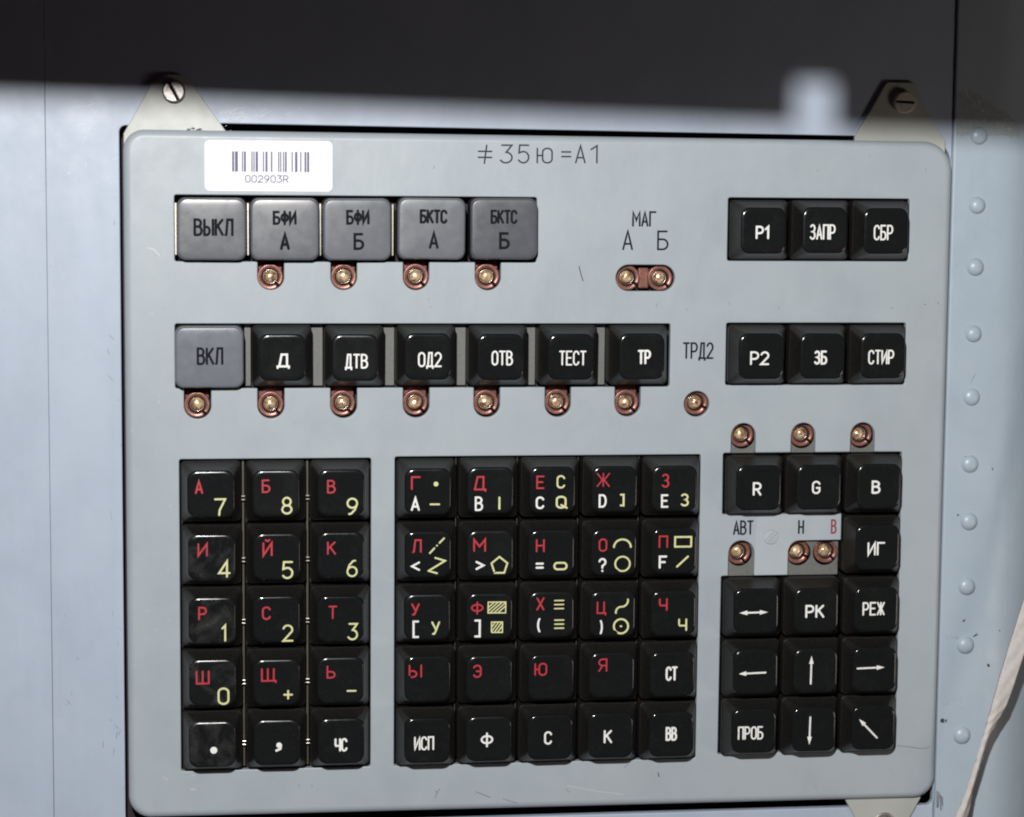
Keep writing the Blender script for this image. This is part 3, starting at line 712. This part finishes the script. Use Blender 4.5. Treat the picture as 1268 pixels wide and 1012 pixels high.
# sticker
st = fillet([(-3.2, -6.0, 1.6), (35.8, -6.0, 1.6), (35.8, 9.5, 1.6), (-3.2, 9.5, 1.6)])
V, F, s = plate(st, [], .12, .05, .05, .11)
sticker = obj('sticker', mesh('sticker', V, F, 'sticker', smooth=s), panel, label='white rectangular barcode sticker with rounded corners')
V = []; F = []
for a, b in [(5.18, 5.79), (6.05, 6.93), (8.15, 8.49), (8.76, 9.37), (11.02, 11.37), (11.64, 11.99), (12.33, 13.03), (14.52, 14.87), (15.31, 15.92), (16.97, 17.4), (19.15, 19.5), (19.77, 20.12), (20.64, 20.99), (21.26, 21.78), (23.27, 23.62), (24.32, 25.03), (25.9, 26.26), (27.22, 27.75), (28.01, 28.63)]:
    q = len(V); V += [(a, -.05, .14), (b, -.05, .14), (b, 6.1, .14), (a, 6.1, .14)]; F.append((q, q+1, q+2, q+3))
obj('barcode', mesh('barcode', V, F, 'barink'), sticker)
v, f = letter_mesh('002903R', (9.1, -3.35, 22.3, -1.05), flat(.12), .27)
obj('lettering', mesh('serial_lettering', v, f, 'barink'), sticker)

# ---- keys
def dish(x, y): return 8.5-.28*(1-(x*x+y*y)/98.0)
KR = [(1.7, 1.7, .5, None), (3.4, 3.4, 1.0, None), (5.0, 5.0, 1.8, None), (6.1, 6.1, 2.4, None), (6.55, 6.55, 2.75, -.03), (6.9, 6.9, 2.95, -.13), (7.15, 7.15, 3.0, -.32), (7.3, 7.3, 3.0, -.62)]
KR2 = [(7.38, 7.38, 2.9, 7.5), (7.75, 7.75, 2.4, 5.6), (8.35, 8.4, 1.7, 3.6), (8.8, 8.85, 1.5, 2.5), (8.95, 9.0, 1.4, 2.1), (9.17, 9.25, 1.35, 1.95), (9.2, 9.3, 1.3, 1.6), (9.2, 9.3, 1.3, -7)]
def keymesh(name, mat):
    R = KR+KR2; K = len(KR)
    V = [(0, 0, dish(0, 0))]; Fc = []; mi = []; prev = None
    for q, (hx, hy, r, z) in enumerate(R):
        L = rrect(hx, hy, r); n = len(L); cur = list(range(len(V), len(V)+n))
        for x, y in L: V.append((x, y, dish(x, y)+(z or 0) if q < K else z))
        for i in range(n):
            j = (i+1) % n
            Fc.append((0, cur[i], cur[j]) if prev is None else (prev[i], cur[i], cur[j], prev[j])); mi.append(0 if q <= K else 1)
        prev = cur
    return mesh(name, V, Fc, [mat, 'flank'], mi)
def gdish(x, y): return 5.0-.10*(x*x+y*y)/90.0-.0012*max(0, abs(y)-6)**4-.0008*max(0, abs(x)-7)**4
GR = [(2.5, 2.2, .5), (5, 4.4, .8), (7, 6, 1.0), (8.3, 7.3, 1.3), (9.1, 8.2, 2.0), (9.7, 8.75, 2.4), (10.05, 9.05, 2.6)]
def greymesh(name, mat):
    V = [(0, 0, gdish(0, 0))]; Fc = []; mi = []; prev = None
    R = [(a, b, c, None) for a, b, c in GR]+[(10.3, 9.25, 2.7, 4.25), (10.45, 9.38, 2.7, 3.9), (10.5, 9.42, 2.7, 3.4), (10.5, 9.42, 2.7, 2.0), (10.35, 9.5, 1.8, 1.9), (10.35, 9.5, 1.8, -6)]
    for q, (hx, hy, r, z) in enumerate(R):
        L = rrect(hx, hy, r); n = len(L); cur = list(range(len(V), len(V)+n))
        for x, y in L: V.append((x, y, gdish(x, y) if z is None else z))
        for i in range(n):
            j = (i+1) % n
            Fc.append((0, cur[i], cur[j]) if prev is None else (prev[i], cur[i], cur[j], prev[j])); mi.append(0 if q < 11 else 1)
        prev = cur
    return mesh(name, V, Fc, [mat, 'greyside'], mi)
km = keymesh('key', 'cap'); kw = keymesh('key_worn', 'cap_worn')
gm = greymesh('grey_key', 'grey'); gl = greymesh('light_grey_key', 'lgrey'); gd = greymesh('dark_grey_key', 'dgrey'); gb = greymesh('blue_grey_key', 'bgrey')
INK = {'w': 'white', 'r': 'red', 'y': 'yellow', 'k': 'ink'}
TH = {'w': .62, 'r': .53, 'y': .56, 'k': .84}
for kind, cx, cy, items, label, sm in KEYS:
    me = {'b': kw if sm else km, 'g': gm, 'd': gd}[kind]
    if 'ВКЛ' in label: me = gb
    if label in ('grey key marked БФИ Б', 'grey key marked БКТС А'): me = gl
    k = obj('key', me, panel, (cx+random.uniform(-.08, .08), cy+random.uniform(-.08, .08), random.uniform(-.3, .25)), label=label)
    k.rotation_euler = [random.uniform(-.014, .014), random.uniform(-.014, .014), random.uniform(-.006, .006)]
    zf = dish if kind == 'b' else gdish
    for g, x0, y0, x1, y1, c in items:
        t = TH[c]
        if g in ('Ж', 'hatch3', 'hatch2', 'trip'): t = .40
        if len(g) >= 3 and g.isupper(): t = .52 if kind == 'b' else .78
        v, f = letter_mesh(g, (x0, y0, x1, y1), zf, t*random.uniform(.93, 1.08))
        obj('legend', mesh('legend', v, f, INK[c]), k)

# ---- strips between the keys
for x0, x1 in [(8.75, 10.7), (29.45, 33.0), (51.95, 55.4), (74.4, 77.9), (96.8, 100.0), (118.9, 122.3)]:
    obj('strip', bevel_box('strip', x0, -66.4, -7.0, x1, -46.9, -5.6, 'gstrip'), panel)
for x in (8.15, 28.1):
    s_ = obj('strip', bevel_box('brass_strip', x-.38, -186.8, -5, x+.38, -88.8, -3.6, 'brass'), panel)
    for y in (-101.0, -120.5, -140.0, -159.3, -178.8):
        for dy in (.55, -.55):
            obj('contact', bevel_box('contact', x-.55, y+dy-.2, -2.5, x+.55, y+dy+.2, -1.2, 'lightmetal', .08), s_)
for i in range(4):
    x = 74.75+19.5*i
    obj('strip', bevel_box('thin_strip', x-.16, -186.6, -5, x+.16, -88.6, -2.6, 'brass'), panel)
for x in (-12.0, 9.95, 32.05, 54.4):
    obj('strip', bevel_box('light_strip', x-.35, -25.6, -3, x+.3, -9.6, -.3, 'lightmetal'), panel)

# ---- indicator lamps
lampm = lathe('indicator_lamp', [(3.95, -9), (3.95, -2.5), (3.85, -2.3), (3.65, -2.25), (2.85, -2.35), (2.72, -2.5), (2.66, -3.1), (2.62, -5.6), (0, -5.6)], ['copper', 'darkcopper'], 40, (math.radians(-52), math.radians(-42)), [0, 0, 0, 0, 0, 1, 1, 1])
rimm = lathe('rim', [(2.2, -5.6), (2.2, -3.9), (2.14, -3.8), (2.06, -3.85), (2.02, -4.3)], 'lightmetal', 32)
bulbm = lathe('bulb', [(2.02, -5.4), (2.01, -4.1), (1.9, -3.6), (1.65, -3.15), (1.25, -2.8), (.8, -2.6), (.35, -2.52), (0, -2.51)], 'bulb', 32)
hous = bevel_box('housing', -3.75, .6, -9, 3.75, 7.5, -4.6, 'housing', .3)
hous2 = bevel_box('housing', -6.6, -3.4, -9, -3.3, 3.4, -4.0, 'copper', .5)
LAMPS = [(16.7, -32.3), (39.35, -32.2), (61.8, -32.05), (84.05, -32.0)]+[(-5.9, -71.9), (16.75, -71.8), (39.0, -71.6), (61.75, -71.5), (84.05, -71.6), (106.65, -71.5), (128.85, -71.7), (151.3, -71.9),
         (128.7, -32.3), (139.2, -32.35), (166.55, -82.4), (186.25, -82.4), (205.65, -82.5), (166.3, -120.4), (185.7, -120.5), (195.2, -120.4)]
for i, (x, y) in enumerate(LAMPS):
    o = obj('indicator_lamp', lampm, panel, (x, y, -.4 if i < 14 else -1.0))
    o.rotation_euler = (0, 0, 0 if i < 11 or i == 13 else random.uniform(-.5, .5))
    if i < 11: obj('housing', hous, panel if 0 else o)
    if i == 13: obj('housing', hous2, o)
    obj('rim', rimm, o); b = obj('bulb', bulbm, o); b.rotation_euler = (random.uniform(-.06, .06), random.uniform(-.06, .06), random.uniform(0, 6))
# grey plates seen inside the slots on the right
def tabplate(x0, y0, x1, y1, hs, z):
    P = fillet([(x0, y0, .2), (x1, y0, .2), (x1, y1, .2), (x0, y1, .2)])
    V, F, s = plate(P, [el(a, b, r, r, 0, 360, 32)[:-1] for a, b, r in hs], z, .1, .1, .8)
    return obj('recessed_plate', mesh('recessed_plate', V, F, 'tab', smooth=s), panel)
for cx, ly in zip(T_SL, (-82.4, -82.4, -82.5)): tabplate(cx-5, -88.2, cx+5, ly+6, [(cx+.15, ly-.35, 4.15)], -2.35)
tabplate(161.5, -128.0, 171.6, -115, [(166.5, -120.7, 4.15)], -2.35)
tabplate(181.2, -128.0, 199.0, -115, [(185.9, -120.8, 4.15), (194.8, -120.8, 4.15)], -2.35)

# ---- brackets and their screws
def bracket(poly, screw, z, rot, mat, label):
    V, F, s = plate(fillet(poly), [], z, .25, .2, 1.6)
    b = obj('bracket', mesh('bracket', V, F, 'bracket', smooth=s), panel, label=label)
    n = 36; prof = [(3.45, -.2), (3.45, 1.7), (3.3, 2.1), (3.0, 2.3)]
    VV = []; FF = []
    for r, zz_ in prof: VV += [(r*cos(2*pi*i/n), r*sin(2*pi*i/n), zz_) for i in range(n)]
    for k in range(3):
        for i in range(n): FF.append((k*n+i, k*n+(i+1) % n, (k+1)*n+(i+1) % n, (k+1)*n+i))
    # top face split by a slot 0.9 mm wide and 0.6 mm deep
    h = .55 if mat == 'steel' else .42
    for sgn in (1, -1):
        ring = [i for i in range(n) if sgn*VV[3*n+i][1] > h]
        ring.sort(key=lambda i: math.atan2(sgn*VV[3*n+i][1], sgn*VV[3*n+i][0]))
        q = len(VV); e = sqrt(3.0**2-h*h)
        VV += [(sgn*e, sgn*h, 2.3), (-sgn*e, sgn*h, 2.3), (sgn*e, sgn*h, 1.3), (-sgn*e, sgn*h, 1.3)]
        FF.append([q]+[3*n+i for i in ring]+[q+1]); FF.append((q, q+1, q+3, q+2))
    q = len(VV)-8; FF.append((q+2, q+3, q+6, q+7)); ffl = len(FF)-1  # slot floor coloured dark to stand for the shade in it
    so = obj('screw', mesh('screw', VV, FF, [mat, 'dark'], [0]*ffl+[1], smooth=[True]*(3*n)+[False]*(len(FF)-3*n)), b, (screw[0], screw[1], z)); so.rotation_euler = (.03, -.04, rot)
    w = lathe('washer', [(4.1, 0), (4.1, .3), (3.95, .4), (2.4, .4)], mat, 32)
    if label.startswith('pale'): obj('washer', w, b, (screw[0], screw[1], z))
    return b
tl = bracket([(-27.6, 6, .3), (3.6, 6, .3), (3.4, 12.2, .8), (-5.5, 24.6, 4), (-9.2, 29.2, 3), (-15.0, 29.2, 3), (-18.9, 26.6, 1.5), (-27.6, 11.2, .6)], (-12.3, 24.1), -2.6, math.radians(-62), 'steel', 'cream bracket with a bright slotted screw at upper left')
bracket([(201.2, 6, .3), (231.2, 6, .3), (231.2, 11.6, .5), (225.2, 20.4, 3), (220.4, 29.9, 1), (211.4, 29.9, 1), (201.5, 12.6, .5)], (217.1, 23.7), -2.6, math.radians(-3), 'screwdull', 'cream bracket with a dull slotted screw at upper right')
bracket([(203.6, -203, .5), (203.6, -198, .3), (229, -198, .3), (229, -203, .5), (221.5, -217, 2), (211.5, -217, 2)], (216.8, -211.6), -2.6, .3, 'steel', 'pale bracket at the lower right corner')
V = []; F = []
for i, (x, y) in enumerate([(-8, 12.6), (-6.6, 12.9), (-5.2, 12.5), (-4.4, 12.7)]): blob(V, F, x, y, .8, .35, -2.55+.003*i)
obj('paint_chips', mesh('bracket_chips', V, F, 'chip'), tl, kind='stuff')

# ------------------------------------------------------------------ the strap hanging at the right
strap = obj('strap', bpy.data.meshes.new('strap'))
# rows: y, left edge, right edge, distance from the wall plane, fold depth
ctr = [(-40, 289, 296, 14, 0), (-100, 267.5, 274.5, 13, 0), (-133, 256.8, 263.6, 12, .1), (-153, 250.9, 257.3, 12, .3), (-168, 247.0, 252.7, 12, .7), (-175, 245.2, 249.3, 12.2, 1.4),
       (-181, 243.6, 246.7, 12.4, 2.2), (-190, 241.2, 244.3, 12.4, 3.0), (-198, 238.8, 242.4, 12.3, 3.2), (-206, 235.7, 241.0, 12, 2.8), (-225, 229.5, 235.4, 12, 1.5), (-245, 222, 229, 12, .5)]
def cr(p0, p1, p2, p3, t): return [.5*((2*b)+(c-a)*t+(2*a-5*b+4*c-d)*t*t+(3*b-a-3*c+d)*t**3) for a, b, c, d in zip(p0, p1, p2, p3)]
S = []
for i in range(len(ctr)-1):
    a = ctr[max(0, i-1)]; d = ctr[min(len(ctr)-1, i+2)]
    for j in range(12): S.append(cr(a, ctr[i], ctr[i+1], d, j/12))
V = []; F = []; NW = 14
for i, (y, xl, xr, z, fd) in enumerate(S):
    for k in range(NW+1):
        u = k/NW; e = .10*sin(i*.9+k*.5)+random.uniform(-.05, .05)
        V.append((xl+(xr-xl)*u+random.uniform(-.03, .03), y+(u-.5)*1.6, z-fd*max(0, u-.38)*1.6-fd*max(0, .3-u)*.9+e+(1-u)*.5))
for i in range(len(S)-1):
    for k in range(NW): a = i*(NW+1)+k; F.append((a, a+1, a+NW+2, a+NW+1))
strap.data = mesh('strap', V, F, 'strap')
so = strap.modifiers.new('thickness', 'SOLIDIFY'); so.thickness = .0009; so.offset = 0
strap['label'] = 'cream woven cloth strap hanging twisted in front of the riveted strip at right'; strap['category'] = 'strap'

# ------------------------------------------------------------------ unseen blocker added above the frame; its notched lip shapes the top shadow
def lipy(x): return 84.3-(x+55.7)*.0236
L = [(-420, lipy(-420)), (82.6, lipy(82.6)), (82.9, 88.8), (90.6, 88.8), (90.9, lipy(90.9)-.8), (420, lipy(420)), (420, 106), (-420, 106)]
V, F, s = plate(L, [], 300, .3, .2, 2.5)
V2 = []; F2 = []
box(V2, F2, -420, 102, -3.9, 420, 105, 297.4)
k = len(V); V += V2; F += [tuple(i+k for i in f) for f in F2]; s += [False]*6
obj('shadow_blocker', mesh('shadow_blocker', V, F, 'blocker', smooth=s), kind='structure', label='unseen dark blocker added above the panel to cast the top shadow')
